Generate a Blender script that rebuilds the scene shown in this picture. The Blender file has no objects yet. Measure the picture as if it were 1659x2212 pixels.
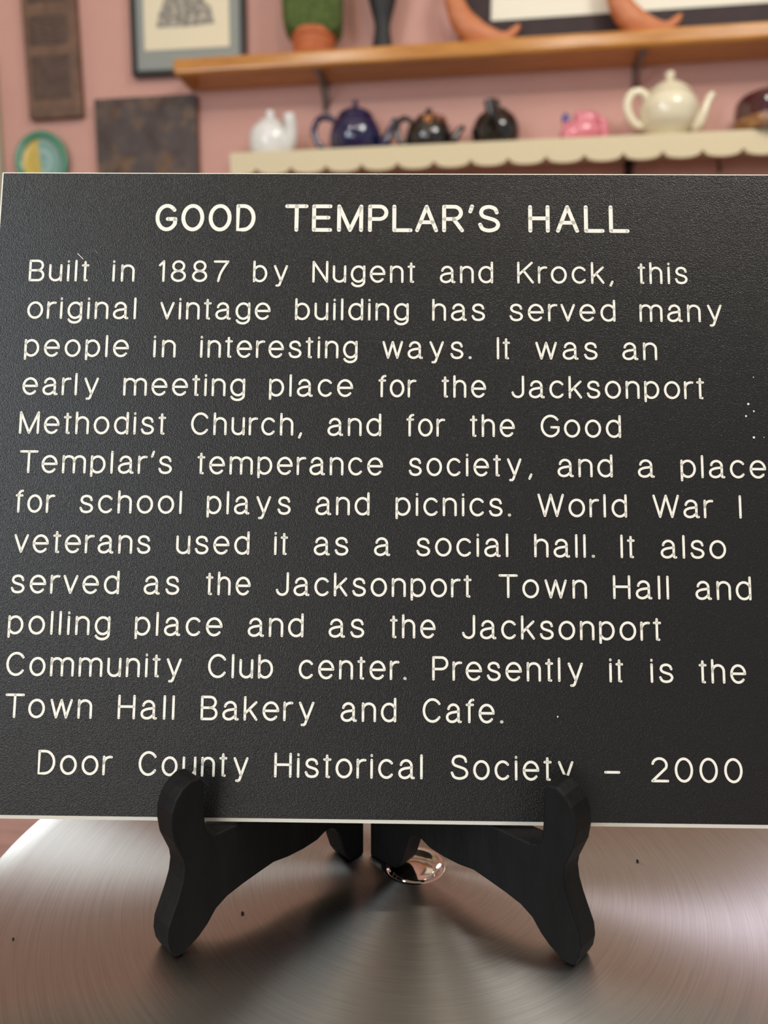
import bpy, bmesh, math, random
import numpy as np
from mathutils import Vector, Matrix
random.seed(7)
SC = bpy.context.scene
COL = SC.collection
PI = math.pi
rad = math.radians

# ------------------------------------------------------------------ camera
F_PX, CX, CY = 1662.0, 829.5, 1106.0
PITCH, YAW = rad(8.5), rad(8.0)
DISC_Z = 0.95                       # top of the round steel top
SCALE = 0.979
CAM_Z = DISC_Z + 0.19261 * SCALE
WALL_Y = 2.0                        # the pink wall
cd = bpy.data.cameras.new('camera')
cam = bpy.data.objects.new('camera', cd)
COL.objects.link(cam)
cam.location = (0, 0, CAM_Z)
cam.rotation_euler = (PI / 2 - PITCH, 0, YAW)
cd.sensor_fit = 'VERTICAL'
cd.sensor_height = 8.0
cd.sensor_width = 6.0
cd.lens = F_PX / 2212.0 * 8.0
cd.clip_start = 0.01
cd.dof.use_dof = True
cd.dof.focus_distance = 0.285
cd.dof.aperture_fstop = cd.lens / 3.2
SC.camera = cam

# ------------------------------------------------------------------ world, light, exposure
SC.view_settings.view_transform = 'Standard'
SC.view_settings.look = 'None'
SC.view_settings.gamma = 1.0
SC.view_settings.exposure = 0.3
w = bpy.data.worlds.new('world')
SC.world = w
w.use_nodes = True
bg = w.node_tree.nodes['Background']
bg.inputs[0].default_value = (1.0, 0.96, 0.91, 1)
bg.inputs[1].default_value = 0.30


def area(name, loc, target, size, power, color, size_y=None):
    d = bpy.data.lights.new(name, 'AREA')
    d.energy = power
    d.color = color
    d.size = size
    if size_y:
        d.shape = 'RECTANGLE'
        d.size_y = size_y
    o = bpy.data.objects.new(name, d)
    COL.objects.link(o)
    o.location = loc
    o.rotation_euler = (Vector(target) - Vector(loc)).to_track_quat('-Z', 'Y').to_euler()
    return o


def bulb(name, loc, power, color, r=0.035):
    d = bpy.data.lights.new(name, 'POINT')
    d.energy = power
    d.color = color
    d.shadow_soft_size = r
    o = bpy.data.objects.new(name, d)
    COL.objects.link(o)
    o.location = loc
    return o


WARM = (1.0, 0.92, 0.80)
NEUT = (1.0, 0.97, 0.93)
COOL = (0.78, 0.89, 1.0)
LILAC = (0.86, 0.80, 1.0)
area('window_daylight', (-1.5, -0.9, 2.0), (0.0, 0.5, 1.1), 0.8, 18, COOL, 1.0)
area('shop_window', (-0.9, -2.4, 1.45), (0.0, 0.3, 1.1), 1.5, 13, NEUT, 0.7)
area('ceiling_panel', (1.0, 0.45, 2.85), (0.3, 1.2, 1.0), 0.6, 14, NEUT, 0.6)
for i, x in enumerate((-0.8, 0.35, 1.5)):
    bulb('ceiling_lamp', (x, -0.15, 2.82), 15, WARM, 0.04)
sp = bpy.data.lights.new('spot_lamp', 'SPOT')
sp.energy = 1.7
sp.color = LILAC
sp.spot_size = rad(28)
sp.spot_blend = 0.4
sp.shadow_soft_size = 0.02
so = bpy.data.objects.new('spot_lamp', sp)
COL.objects.link(so)
so.location = (0.51, 1.2, 1.58)
so.rotation_euler = (Vector((0.07, 0.26, DISC_Z)) - so.location).to_track_quat('-Z', 'Y').to_euler()


# ------------------------------------------------------------------ pixel <-> place helpers
def rz(v, a):
    c, s = math.cos(a), math.sin(a)
    return Vector((v[0] * c - v[1] * s, v[0] * s + v[1] * c, v[2]))


def cam2w(P):                       # camera axes (x right, y down, z forward) -> world direction
    x, y, z = P
    return rz((x, z * math.cos(PITCH) - y * math.sin(PITCH),
               -z * math.sin(PITCH) - y * math.cos(PITCH)), YAW)


EYE = Vector((0, 0, CAM_Z))


def at(px, py, y):                  # point of the vertical plane y = const seen at that pixel
    r = cam2w(((px - CX) / F_PX, (py - CY) / F_PX, 1.0))
    return EYE + r * (y / r.y)


def ground(px, py, z=DISC_Z):
    r = cam2w(((px - CX) / F_PX, (py - CY) / F_PX, 1.0))
    return EYE + r * ((z - CAM_Z) / r.z)


FWD = cam2w((0, 0, 1))


def kxz(p):                         # metres per photo pixel across and up at a place
    d = (p - EYE).dot(FWD)
    Y = rz(p - EYE, -YAW).y
    return d / F_PX, d * d / (F_PX * Y)


# ------------------------------------------------------------------ materials
def lin(c):
    return tuple(((v / 255.0) / 12.92 if v / 255.0 <= 0.04045 else ((v / 255.0 + 0.055) / 1.055) ** 2.4) for v in c) + (1,)


class NT:
    def __init__(s, name):
        s.m = bpy.data.materials.new(name)
        s.m.use_nodes = True
        s.t = s.m.node_tree
        s.b = s.t.nodes['Principled BSDF']

    def n(s, kind, **kw):
        nd = s.t.nodes.new('ShaderNode' + kind)
        for k, v in kw.items():
            if k in nd.inputs:
                nd.inputs[k].default_value = v
            else:
                setattr(nd, k, v)
        return nd

    def l(s, a, b):
        s.t.links.new(a, b)


def mat(name, rgb, rough=0.5, metal=0.0, bump=0.0, bscale=60.0, mottle=None, mscale=20.0, mlo=0.35, mhi=0.7,
        coat=0.0, spec=0.5, stretch=None, bdist=0.001, emit=None):
    T = NT(name)
    b = T.b
    b.inputs['Base Color'].default_value = lin(rgb)
    b.inputs['Roughness'].default_value = rough
    b.inputs['Metallic'].default_value = metal
    b.inputs['Coat Weight'].default_value = coat
    b.inputs['Coat Roughness'].default_value = 0.05
    b.inputs['Specular IOR Level'].default_value = spec
    tc = T.n('TexCoord')
    src = tc.outputs['Object']
    if stretch:
        mp = T.n('Mapping')
        mp.inputs['Scale'].default_value = stretch
        T.l(src, mp.inputs['Vector'])
        src = mp.outputs['Vector']
    if mottle:
        nz = T.n('TexNoise', Scale=mscale, Detail=5.0, Roughness=0.6)
        T.l(src, nz.inputs['Vector'])
        cr = T.n('ValToRGB')
        cr.color_ramp.elements[0].position = mlo
        cr.color_ramp.elements[0].color = lin(rgb)
        cr.color_ramp.elements[1].position = mhi
        cr.color_ramp.elements[1].color = lin(mottle)
        T.l(nz.outputs['Fac'], cr.inputs[0])
        T.l(cr.outputs[0], b.inputs['Base Color'])
    if bump:
        nz = T.n('TexNoise', Scale=bscale, Detail=4.0, Roughness=0.6)
        T.l(src, nz.inputs['Vector'])
        bp = T.n('Bump', Strength=bump, Distance=bdist)
        T.l(nz.outputs['Fac'], bp.inputs['Height'])
        T.l(bp.outputs[0], b.inputs['Normal'])
    if emit:
        b.inputs['Emission Color'].default_value = lin(rgb)
        b.inputs['Emission Strength'].default_value = emit
    return T.m


M = {}
M['pink'] = mat('pink_wall_paint', (208, 160, 148), 0.7, bump=0.15, bscale=90, mottle=(202, 154, 143), mscale=6)
M['ceil'] = mat('ceiling_paint', (228, 218, 200), 0.8, bump=0.1)
M['floor'] = mat('floor_boards', (112, 72, 48), 0.45, mottle=(84, 52, 34), mscale=5, stretch=(1, 12, 1))
M['trim'] = mat('trim_paint', (176, 172, 150), 0.5, bump=0.1)
M['leftwall'] = mat('side_wall_paint', (205, 190, 165), 0.7, bump=0.1)
M['counter'] = mat('counter_wood', (150, 104, 88), 0.55, mottle=(128, 84, 70), mscale=9, stretch=(1, 14, 1), bump=0.1)
M['sill'] = mat('window_paint', (225, 222, 210), 0.5)
M['white'] = mat('engraved_white_core', (252, 249, 236), 0.45, bump=0.05, bscale=900, bdist=0.0002)
M['easel'] = mat('black_stained_wood', (9, 9, 9), 0.58, bump=0.5, bscale=260, mottle=(19, 19, 20), mscale=120,
                 stretch=(1, 1, 0.35), bdist=0.0008, spec=0.2)
M['brass'] = mat('old_brass', (120, 96, 52), 0.4, metal=1.0)
M['chrome'] = mat('polished_steel', (205, 202, 196), 0.09, metal=1.0)
M['crumb'] = mat('dark_crumb', (16, 13, 12), 0.8)
M['cream_shelf'] = mat('cream_painted_wood', (214, 200, 164), 0.5, bump=0.1, bscale=120)
M['oak'] = mat('oiled_oak', (200, 140, 72), 0.2, mottle=(164, 104, 44), mscale=7, stretch=(1.2, 14, 14), bump=0.1, mlo=0.4, mhi=0.75)
M['bracket'] = mat('dull_steel', (128, 106, 98), 0.5, metal=0.3)
M['iron'] = mat('dark_iron', (46, 38, 34), 0.5, metal=0.4)
M['carved'] = mat('old_carved_wood', (122, 92, 74), 0.6, mottle=(92, 70, 58), mscale=26, bump=0.7, bscale=60, bdist=0.004)
M['carved_dark'] = mat('carved_wood_dark_panel', (96, 74, 62), 0.6, mottle=(74, 58, 52), mscale=40, bump=0.9, bscale=70, bdist=0.005)
M['tile'] = mat('dark_relief_board', (72, 60, 58), 0.55, mottle=(122, 94, 68), mscale=17, mlo=0.5, mhi=0.72, bump=0.8, bscale=34, bdist=0.005)
M['frame_dark'] = mat('dark_frame', (36, 33, 33), 0.4)
M['mat_grey'] = mat('grey_mat_board', (146, 152, 148), 0.7, bump=0.1)
M['paper'] = mat('cream_paper', (232, 222, 194), 0.8)
M['ink'] = mat('grey_print_ink', (128, 124, 118), 0.8, mottle=(196, 190, 172), mscale=85, mlo=0.42, mhi=0.66)
M['purple_frame'] = mat('dark_plum_frame', (52, 36, 38), 0.7, mottle=(44, 30, 33), mscale=30)
M['white_mat'] = mat('white_mat_board', (238, 234, 216), 0.7)
M['moss'] = mat('green_moss', (104, 122, 62), 0.9, mottle=(64, 82, 38), mscale=130, bump=1.0, bscale=220, bdist=0.006)
M['terracotta'] = mat('terracotta_clay', (196, 108, 62), 0.7, mottle=(178, 94, 54), mscale=30, bump=0.2)
M['vase'] = mat('charcoal_ceramic', (38, 40, 42), 0.6)
M['figurine'] = mat('orange_wood_carving', (206, 132, 88), 0.5, mottle=(186, 108, 64), mscale=14, stretch=(1, 3, 5), bump=0.15)
M['p_white'] = mat('white_glaze', (232, 232, 230), 0.15, coat=0.5)
M['p_blue'] = mat('cobalt_glaze', (15, 16, 68), 0.09, coat=1.0)
M['p_brown'] = mat('dark_brown_glaze', (20, 16, 15), 0.09, coat=1.0)
M['p_gold'] = mat('amber_decoration', (176, 108, 44), 0.25, coat=0.5)
M['p_rust'] = mat('rust_decoration', (120, 58, 26), 0.25, coat=0.5)
M['p_black'] = mat('black_glaze', (12, 11, 12), 0.06, coat=1.0)
M['p_pink'] = mat('pink_glaze', (226, 140, 152), 0.18, coat=0.6, mottle=(214, 112, 128), mscale=18)
M['p_bluetip'] = mat('blue_glaze', (62, 72, 150), 0.3, coat=0.5)
M['p_cream'] = mat('cream_glaze', (233, 224, 196), 0.2, coat=0.5)
M['p_maroon'] = mat('maroon_glaze', (72, 22, 32), 0.08, coat=1.0)
M['p_gilt'] = mat('gilt_band', (176, 132, 82), 0.3, mottle=(110, 60, 44), mscale=90, mlo=0.45, mhi=0.6)
M['plate_rim'] = mat('green_glaze', (78, 152, 122), 0.25, coat=0.6, mottle=(64, 132, 108), mscale=30)


def plate_swirl_material():
    T = NT('swirl_glaze')
    tc = T.n('TexCoord')
    sx = T.n('SeparateXYZ')
    T.l(tc.outputs['Object'], sx.inputs[0])
    # yellow on one half, blue grey on the other, each ringed by paler brush bands
    ln = T.n('VectorMath', operation='LENGTH')
    T.l(tc.outputs['Object'], ln.inputs[0])
    mul = T.n('Math', operation='MULTIPLY')
    mul.inputs[1].default_value = 260
    T.l(ln.outputs['Value'], mul.inputs[0])
    sn = T.n('Math', operation='SINE')
    T.l(mul.outputs[0], sn.inputs[0])
    mr = T.n('MapRange')
    mr.inputs[1].default_value = -1
    mr.inputs[2].default_value = 1
    T.l(sn.outputs[0], mr.inputs[0])
    yel = T.n('MixRGB')
    yel.inputs[1].default_value = lin((214, 186, 78))
    yel.inputs[2].default_value = lin((196, 172, 92))
    blu = T.n('MixRGB')
    blu.inputs[1].default_value = lin((112, 158, 150))
    blu.inputs[2].default_value = lin((158, 188, 184))
    T.l(mr.outputs[0], yel.inputs[0])
    T.l(mr.outputs[0], blu.inputs[0])
    nz = T.n('TexNoise', Scale=40.0)
    T.l(tc.outputs['Object'], nz.inputs['Vector'])
    ad = T.n('Math', operation='MULTIPLY_ADD')
    ad.inputs[1].default_value = 0.02
    T.l(nz.outputs['Fac'], ad.inputs[0])
    T.l(sx.outputs[0], ad.inputs[2])
    st = T.n('MapRange')
    st.inputs[1].default_value = 0.002
    st.inputs[2].default_value = 0.008
    T.l(ad.outputs[0], st.inputs[0])
    mx = T.n('MixRGB')
    T.l(st.outputs[0], mx.inputs[0])
    T.l(yel.outputs[0], mx.inputs[1])
    T.l(blu.outputs[0], mx.inputs[2])
    T.l(mx.outputs[0], T.b.inputs['Base Color'])
    T.b.inputs['Roughness'].default_value = 0.3
    T.b.inputs['Coat Weight'].default_value = 0.5
    return T.m


M['plate_swirl'] = plate_swirl_material()


def plaque_material():
    T = NT('black_engraving_plastic')
    b = T.b
    b.inputs['Base Color'].default_value = lin((22, 22, 23))
    b.inputs['Roughness'].default_value = 0.33
    b.inputs['Specular IOR Level'].default_value = 0.5
    tc = T.n('TexCoord')
    n1 = T.n('TexNoise', Scale=2400.0, Detail=1.0, Roughness=0.5)
    T.l(tc.outputs['Object'], n1.inputs['Vector'])
    bp = T.n('Bump', Strength=0.7, Distance=0.0003)
    T.l(n1.outputs['Fac'], bp.inputs['Height'])
    T.l(bp.outputs[0], b.inputs['Normal'])
    return T.m


M['plaque'] = plaque_material()


def brushed_disc_material():
    T = NT('circular_brushed_steel')
    b = T.b
    b.inputs['Metallic'].default_value = 1.0
    b.inputs['Roughness'].default_value = 0.33
    b.inputs['Anisotropic'].default_value = 0.93
    b.inputs['Anisotropic Rotation'].default_value = 0.25
    tg = T.n('Tangent', direction_type='RADIAL', axis='Z')
    T.l(tg.outputs[0], b.inputs['Tangent'])
    tc = T.n('TexCoord')
    sx = T.n('SeparateXYZ')
    T.l(tc.outputs['Object'], sx.inputs[0])
    flat = T.n('CombineXYZ')
    T.l(sx.outputs[0], flat.inputs[0])
    T.l(sx.outputs[1], flat.inputs[1])
    ln = T.n('VectorMath', operation='LENGTH')
    T.l(flat.outputs[0], ln.inputs[0])
    an = T.n('Math', operation='ARCTAN2')
    T.l(sx.outputs[1], an.inputs[0])
    T.l(sx.outputs[0], an.inputs[1])
    pol = T.n('CombineXYZ')
    r1 = T.n('Math', operation='MULTIPLY')
    r1.inputs[1].default_value = 1400
    T.l(ln.outputs['Value'], r1.inputs[0])
    a1 = T.n('Math', operation='MULTIPLY')
    a1.inputs[1].default_value = 2.2
    T.l(an.outputs[0], a1.inputs[0])
    T.l(r1.outputs[0], pol.inputs[0])
    T.l(a1.outputs[0], pol.inputs[1])
    nz = T.n('TexNoise', Scale=1.0, Detail=3.0, Roughness=0.7)
    T.l(pol.outputs[0], nz.inputs['Vector'])
    bp = T.n('Bump', Strength=0.03, Distance=0.0003)
    T.l(nz.outputs['Fac'], bp.inputs['Height'])
    T.l(bp.outputs[0], b.inputs['Normal'])
    cr = T.n('ValToRGB')
    cr.color_ramp.elements[0].position = 0.3
    cr.color_ramp.elements[0].color = lin((158, 156, 151))
    cr.color_ramp.elements[1].position = 0.75
    cr.color_ramp.elements[1].color = lin((176, 174, 169))
    T.l(nz.outputs['Fac'], cr.inputs[0])
    T.l(cr.outputs[0], b.inputs['Base Color'])
    return T.m


M['disc'] = brushed_disc_material()


# ------------------------------------------------------------------ mesh helpers
def obj(name, bm, m, parent=None, smooth=False, bevel=0.0, segs=2):
    bmesh.ops.recalc_face_normals(bm, faces=bm.faces)
    me = bpy.data.meshes.new(name)
    bm.to_mesh(me)
    bm.free()
    me.materials.append(M[m] if isinstance(m, str) else m)
    if smooth:
        for p in me.polygons:
            p.use_smooth = True
    o = bpy.data.objects.new(name, me)
    COL.objects.link(o)
    if parent:
        o.parent = parent
    if bevel:
        md = o.modifiers.new('bevel', 'BEVEL')
        md.width = bevel
        md.segments = segs
        md.limit_method = 'ANGLE'
    return o


def tag(o, label, cat, group=None):
    o['label'] = label
    o['category'] = cat
    if group:
        o['group'] = group
    return o


def thing(name, label, cat, loc=(0, 0, 0), rot=0.0, group=None):
    o = bpy.data.objects.new(name, None)
    o.empty_display_size = 0.03
    COL.objects.link(o)
    o.location = loc
    o.rotation_euler = (0, 0, rot)
    return tag(o, label, cat, group)


def struct(name, bm, m, **kw):
    o = obj(name, bm, m, **kw)
    o['kind'] = 'structure'
    return o


def box(bm, x0, x1, y0, y1, z0, z1):
    v = [bm.verts.new(p) for p in ((x0, y0, z0), (x1, y0, z0), (x1, y1, z0), (x0, y1, z0),
                                   (x0, y0, z1), (x1, y0, z1), (x1, y1, z1), (x0, y1, z1))]
    for f in ((0, 3, 2, 1), (4, 5, 6, 7), (0, 1, 5, 4), (1, 2, 6, 5), (2, 3, 7, 6), (3, 0, 4, 7)):
        bm.faces.new([v[i] for i in f])
    return v


def boxm(*a):
    bm = bmesh.new()
    box(bm, *a)
    return bm


def lathe(prof, n=56, bm=None, c=(0, 0), squash=1.0):
    """prof = [(r, z), ...] from one end to the other; r = 0 closes."""
    bm = bm or bmesh.new()
    rings = []
    for r, z in prof:
        if r <= 1e-7:
            rings.append([bm.verts.new((c[0], c[1], z))])
        else:
            rings.append([bm.verts.new((c[0] + r * math.cos(2 * PI * k / n), c[1] + squash * r * math.sin(2 * PI * k / n), z)) for k in range(n)])
    for A, B in zip(rings, rings[1:]):
        for k in range(n):
            k2 = (k + 1) % n
            if len(A) == 1 and len(B) == 1:
                continue
            if len(A) == 1:
                bm.faces.new((A[0], B[k], B[k2]))
            elif len(B) == 1:
                bm.faces.new((A[k], A[k2], B[0]))
            else:
                bm.faces.new((A[k], A[k2], B[k2], B[k]))
    return bm


def cat_rom(pts, sub=8):
    P = [np.array(p, float) for p in pts]
    P = [2 * P[0] - P[1]] + P + [2 * P[-1] - P[-2]]
    out = []
    for i in range(1, len(P) - 2):
        a, b, c, d = P[i - 1:i + 3]
        for k in range(sub):
            t = k / sub
            out.append(0.5 * ((2 * b) + (-a + c) * t + (2 * a - 5 * b + 4 * c - d) * t * t + (-a + 3 * b - 3 * c + d) * t ** 3))
    out.append(P[-2])
    return out


def tube(pts, sub=8, n=14, bm=None, flat=1.0):
    """pts = [(x, y, z, r), ...]: a smooth round tube with closed ends."""
    bm = bm or bmesh.new()
    S = cat_rom(pts, sub)
    rings = []
    ref = None
    for i, s in enumerate(S):
        a = S[max(i - 1, 0)][:3]
        b = S[min(i + 1, len(S) - 1)][:3]
        t = Vector(b - a).normalized()
        if ref is None:
            ref = Vector((0, 1, 0)) if abs(t.y) < 0.9 else Vector((1, 0, 0))
        u = (ref - t * ref.dot(t)).normalized()
        ref = u
        v = t.cross(u)
        rings.append([bm.verts.new(Vector(s[:3]) + (u * math.cos(2 * PI * k / n) * flat + v * math.sin(2 * PI * k / n)) * max(s[3], 1e-5)) for k in range(n)])
    for A, B in zip(rings, rings[1:]):
        for k in range(n):
            bm.faces.new((A[k], A[(k + 1) % n], B[(k + 1) % n], B[k]))
    bm.faces.new(rings[0])
    bm.faces.new(rings[-1])
    return bm


def ball(bm, c, rx, ry, rz_, n=20):
    m = Matrix.Translation(c) @ Matrix.Diagonal((rx, ry, rz_, 1))
    bmesh.ops.create_uvsphere(bm, u_segments=n, v_segments=n // 2 + 2, radius=1.0, matrix=m)
    return bm


def prism(poly, y0, y1, bm=None):
    """poly in (x, z), extruded along y."""
    bm = bm or bmesh.new()
    A = [bm.verts.new((x, y0, z)) for x, z in poly]
    B = [bm.verts.new((x, y1, z)) for x, z in poly]
    bm.faces.new(A)
    bm.faces.new(B[::-1])
    for i in range(len(poly)):
        j = (i + 1) % len(poly)
        bm.faces.new((A[i], A[j], B[j], B[i]))
    return bm


# ------------------------------------------------------------------ the room
CEIL_Z = 3.7
LEFT_X, RIGHT_X = -2.5, 2.6
trim_x = at(-9, 180, WALL_Y - 0.015).x
# a window in the back wall just left of the hanging boards, outside the frame
WX0, WX1, WZ0, WZ1 = trim_x - 0.72, trim_x - 0.07, 1.0, 1.95
bm = bmesh.new()
box(bm, LEFT_X - 0.1, WX0, WALL_Y, WALL_Y + 0.12, 0, CEIL_Z)
box(bm, WX1, RIGHT_X, WALL_Y, WALL_Y + 0.12, 0, CEIL_Z)
box(bm, WX0, WX1, WALL_Y, WALL_Y + 0.12, 0, WZ0)
box(bm, WX0, WX1, WALL_Y, WALL_Y + 0.12, WZ1, CEIL_Z)
struct('wall_back', bm, 'pink')
struct('wall_left', boxm(LEFT_X - 0.1, LEFT_X, -0.2, WALL_Y, 0, CEIL_Z), 'leftwall')
struct('floor', boxm(LEFT_X - 0.1, RIGHT_X, -2.8, WALL_Y + 0.12, -0.05, 0), 'floor')
struct('ceiling', boxm(LEFT_X - 0.1, RIGHT_X, -2.8, WALL_Y + 0.12, CEIL_Z, CEIL_Z + 0.05), 'ceil')
bm = bmesh.new()
box(bm, WX1, trim_x, WALL_Y - 0.02, WALL_Y, WZ0 - 0.07, WZ1 + 0.07)
box(bm, WX0 - 0.07, WX0, WALL_Y - 0.02, WALL_Y, WZ0 - 0.07, WZ1 + 0.07)
box(bm, WX0, WX1, WALL_Y - 0.02, WALL_Y, WZ1, WZ1 + 0.07)
box(bm, WX0, WX1, WALL_Y - 0.02, WALL_Y, WZ0 - 0.07, WZ0)
struct('trim_1', bm, 'trim', bevel=0.003)
bm = bmesh.new()
t_ = 0.035
box(bm, WX0, WX1, WALL_Y + 0.02, WALL_Y + 0.06, WZ0, WZ0 + t_)
box(bm, WX0, WX1, WALL_Y + 0.02, WALL_Y + 0.06, WZ1 - t_, WZ1)
for xx in (WX0, WX1 - t_):
    box(bm, xx, xx + t_, WALL_Y + 0.02, WALL_Y + 0.06, WZ0 + t_, WZ1 - t_)
win = struct('window_1', bm, 'sill', bevel=0.003)
M['pane'] = mat('daylit_pane', (222, 232, 238), 0.2, emit=8.0)
obj('window_pane', boxm(WX0 + t_, WX1 - t_, WALL_Y + 0.035, WALL_Y + 0.041, WZ0 + t_, WZ1 - t_), 'pane', win)

# ------------------------------------------------------------------ counter and round steel top
ctr = ground(893, 1868)
DISC_R = 0.1752 * SCALE
bm = boxm(-0.75, 0.9, -0.02, 0.62, DISC_Z - 0.075, DISC_Z - 0.035)
cn = thing('counter', 'reddish brown wooden counter seen past the edge of the steel top', 'counter', (0, 0, 0))
obj('counter_top', bm, 'counter', cn, bevel=0.004)
bm = bmesh.new()
box(bm, -0.72, 0.87, 0.0, 0.60, 0.0, DISC_Z - 0.075)
obj('counter_body', bm, 'counter', cn)

dt = thing('round_steel_top', 'round brushed stainless steel top under the black easel', 'table top', (ctr.x, ctr.y, DISC_Z - 0.035), YAW)
bm = lathe([(0.0131, 0.035), (0.0136, 0.0351), (0.02, 0.035), (0.05, 0.035), (0.09, 0.035), (0.13, 0.035), (0.16, 0.035),
            (DISC_R - 0.0012, 0.035), (DISC_R - 0.0004, 0.0347), (DISC_R, 0.034), (DISC_R, 0.026)], n=160)
obj('brushed_plate', bm, 'disc', dt, smooth=True)
bm = lathe([(DISC_R, 0.026), (DISC_R - 0.002, 0.02), (DISC_R - 0.004, 0.0), (0, 0.0)], n=160)
obj('rim', bm, 'chrome', dt, smooth=True)
bm = lathe([(0.0131, 0.0350), (0.0126, 0.03515), (0.0119, 0.0350), (0.0109, 0.0343), (0.0100, 0.0336), (0.0093, 0.0331), (0.0088, 0.0329)], n=96)
o = obj('cup', bm, 'chrome', dt, smooth=True)
o['label'] = 'polished recessed cup'
bm = lathe([(0.0089, 0.0324), (0.0088, 0.0330), (0.0085, 0.0334), (0.0078, 0.03355), (0.004, 0.0337), (0, 0.0337)], n=96)
o = obj('button', bm, 'chrome', dt, smooth=True)
o['label'] = 'polished button in the middle'

# ------------------------------------------------------------------ the easel
# side profile in millimetres: u from the front foot back to the hinge, z up from the steel top
FRONT = [(13.6, 60.6), (11.8, 62.3), (8.6, 62.4), (5.4, 60.6), (2.6, 57.4), (0.9, 53.2), (0.5, 48.5), (1.2, 43.0), (2.9, 38.6),
         (4.4, 34.8), (4.8, 31.2), (4.0, 26.6), (2.2, 21.8), (0.0, 17.0), (-2.2, 12.2), (-2.8, 8.0), (-2.2, 4.0), (-0.8, 1.0), (0.6, 0.0),
         (3.0, 0.0), (5.6, 1.2), (9.4, 3.2), (13.0, 6.2), (16.6, 10.4), (21.4, 13.0), (28.0, 14.6), (34.7, 15.8), (42.0, 17.0),
         (49.0, 16.2), (56.5, 16.2), (63.5, 17.0), (67.5, 18.8), (70.5, 19.2), (73.0, 17.6), (75.0, 14.6), (76.6, 9.4), (78.4, 4.0), (80.5, 0.8), (82.0, 0.0),
         (86.0, 0.0), (86.0, 62.0), (84.0, 68.0)]


def profile(ledge, back, ext):
    k = SCALE
    slope = 0.39
    P = [(u * k + (ext if u > 85 or (u == 84.0 and z > 60) else 0), z * k) for u, z in FRONT]
    top = back + slope * (84 - ledge)
    P += [(top + 26, 78.0), (top + 17, 86.0), (top + 9, 88.5), (top + 3, 87.5), (top, 84.0), (back + slope * (60 - ledge), 60.0), (back + 0.4, ledge + 0.8),
          (back - 0.8, ledge), (18.0, ledge - 0.2), (15.4, ledge + 0.6), (13.8, ledge + 2.4), (13.2, ledge + 5), (13.0, 52.0 * k)]
    return [(a / 1000, b / 1000) for a, b in P]


def wpt(x, y, z=0.0):               # heading-frame point (x across, y ahead of the camera, z above the steel top)
    v = rz((x, y, 0), YAW)
    return Vector((v.x, v.y, DISC_Z + z))


LF, LB = wpt(-0.07221 * SCALE, 0.24116 * SCALE), wpt(-0.01276 * SCALE, 0.29870 * SCALE)
RF, RB = wpt(0.06445 * SCALE, 0.23699 * SCALE), wpt(-0.00185 * SCALE, 0.29803 * SCALE)
es = thing('display_easel', 'small black wooden folding easel holding up the engraved sign', 'easel', wpt(-0.004, 0.27), YAW)
es_inv = (Matrix.Translation(es.location) @ Matrix.Rotation(YAW, 4, 'Z')).inverted()
TH = 0.0105
for Fp, Bp, sgn, ledge, back, ext in ((LF, LB, 1, 38.2, 30.8, 2.6), (RF, RB, -1, 37.5, 35.2, 9.4)):
    e = (Bp - Fp).normalized()
    nrm = Vector((-e.y, e.x, 0)) * sgn          # away from the inner faces
    P = profile(ledge, back, ext)
    bm = bmesh.new()
    A = [bm.verts.new(es_inv @ (Fp + e * u + Vector((0, 0, z)))) for u, z in P]
    B = [bm.verts.new(es_inv @ (Fp + e * u + nrm * TH + Vector((0, 0, z)))) for u, z in P]
    fa = bm.faces.new(A)
    fb = bm.faces.new(B[::-1])
    for i in range(len(P)):
        j = (i + 1) % len(P)
        bm.faces.new((A[i], A[j], B[j], B[i]))
    obj('side_panel', bm, 'easel', es, bevel=0.0007)
bm = bmesh.new()
hl = es_inv @ wpt(-0.0055, 0.3035)
for z in (0.030, 0.054):
    lathe([(0, z), (0.0016, z), (0.0016, z + 0.012), (0, z + 0.012)], n=16, bm=bm, c=(hl.x, hl.y))
box(bm, hl.x - 0.009, hl.x + 0.009, hl.y + 0.0003, hl.y + 0.0012, 0.030, 0.042)
box(bm, hl.x - 0.009, hl.x + 0.009, hl.y + 0.0003, hl.y + 0.0012, 0.054, 0.066)
obj('hinge', bm, 'brass', es)

# ------------------------------------------------------------------ the engraved sign
PA, PB, PPHI = -0.10948403, 0.01129138, 0.00948392
UNIT = 0.3048 / 1.07724
V_TOP, V_BOT, U_LEFT = -0.57877512, 0.2831505, -0.54522


def _rot():
    c, s = math.cos, math.sin
    Rx = np.array([[1, 0, 0], [0, c(PA), -s(PA)], [0, s(PA), c(PA)]])
    Ry = np.array([[c(PB), 0, s(PB)], [0, 1, 0], [-s(PB), 0, c(PB)]])
    Rz = np.array([[c(PPHI), -s(PPHI), 0], [s(PPHI), c(PPHI), 0], [0, 0, 1]])
    return Rx @ Ry @ Rz


RP = _rot()
U_MID = U_LEFT + 1.07724 / 2
PW, PH = 0.3048, UNIT * (V_BOT - V_TOP)


def sign_xy(px, py):                # photo point -> place on the face of the sign, metres from bottom centre
    d = np.array([(px - CX) / F_PX, (py - CY) / F_PX, 1.0])
    P = d / (RP[:, 2] @ d)
    return UNIT * ((RP[:, 0] @ P) - U_MID), UNIT * (V_BOT - (RP[:, 1] @ P))


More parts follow.
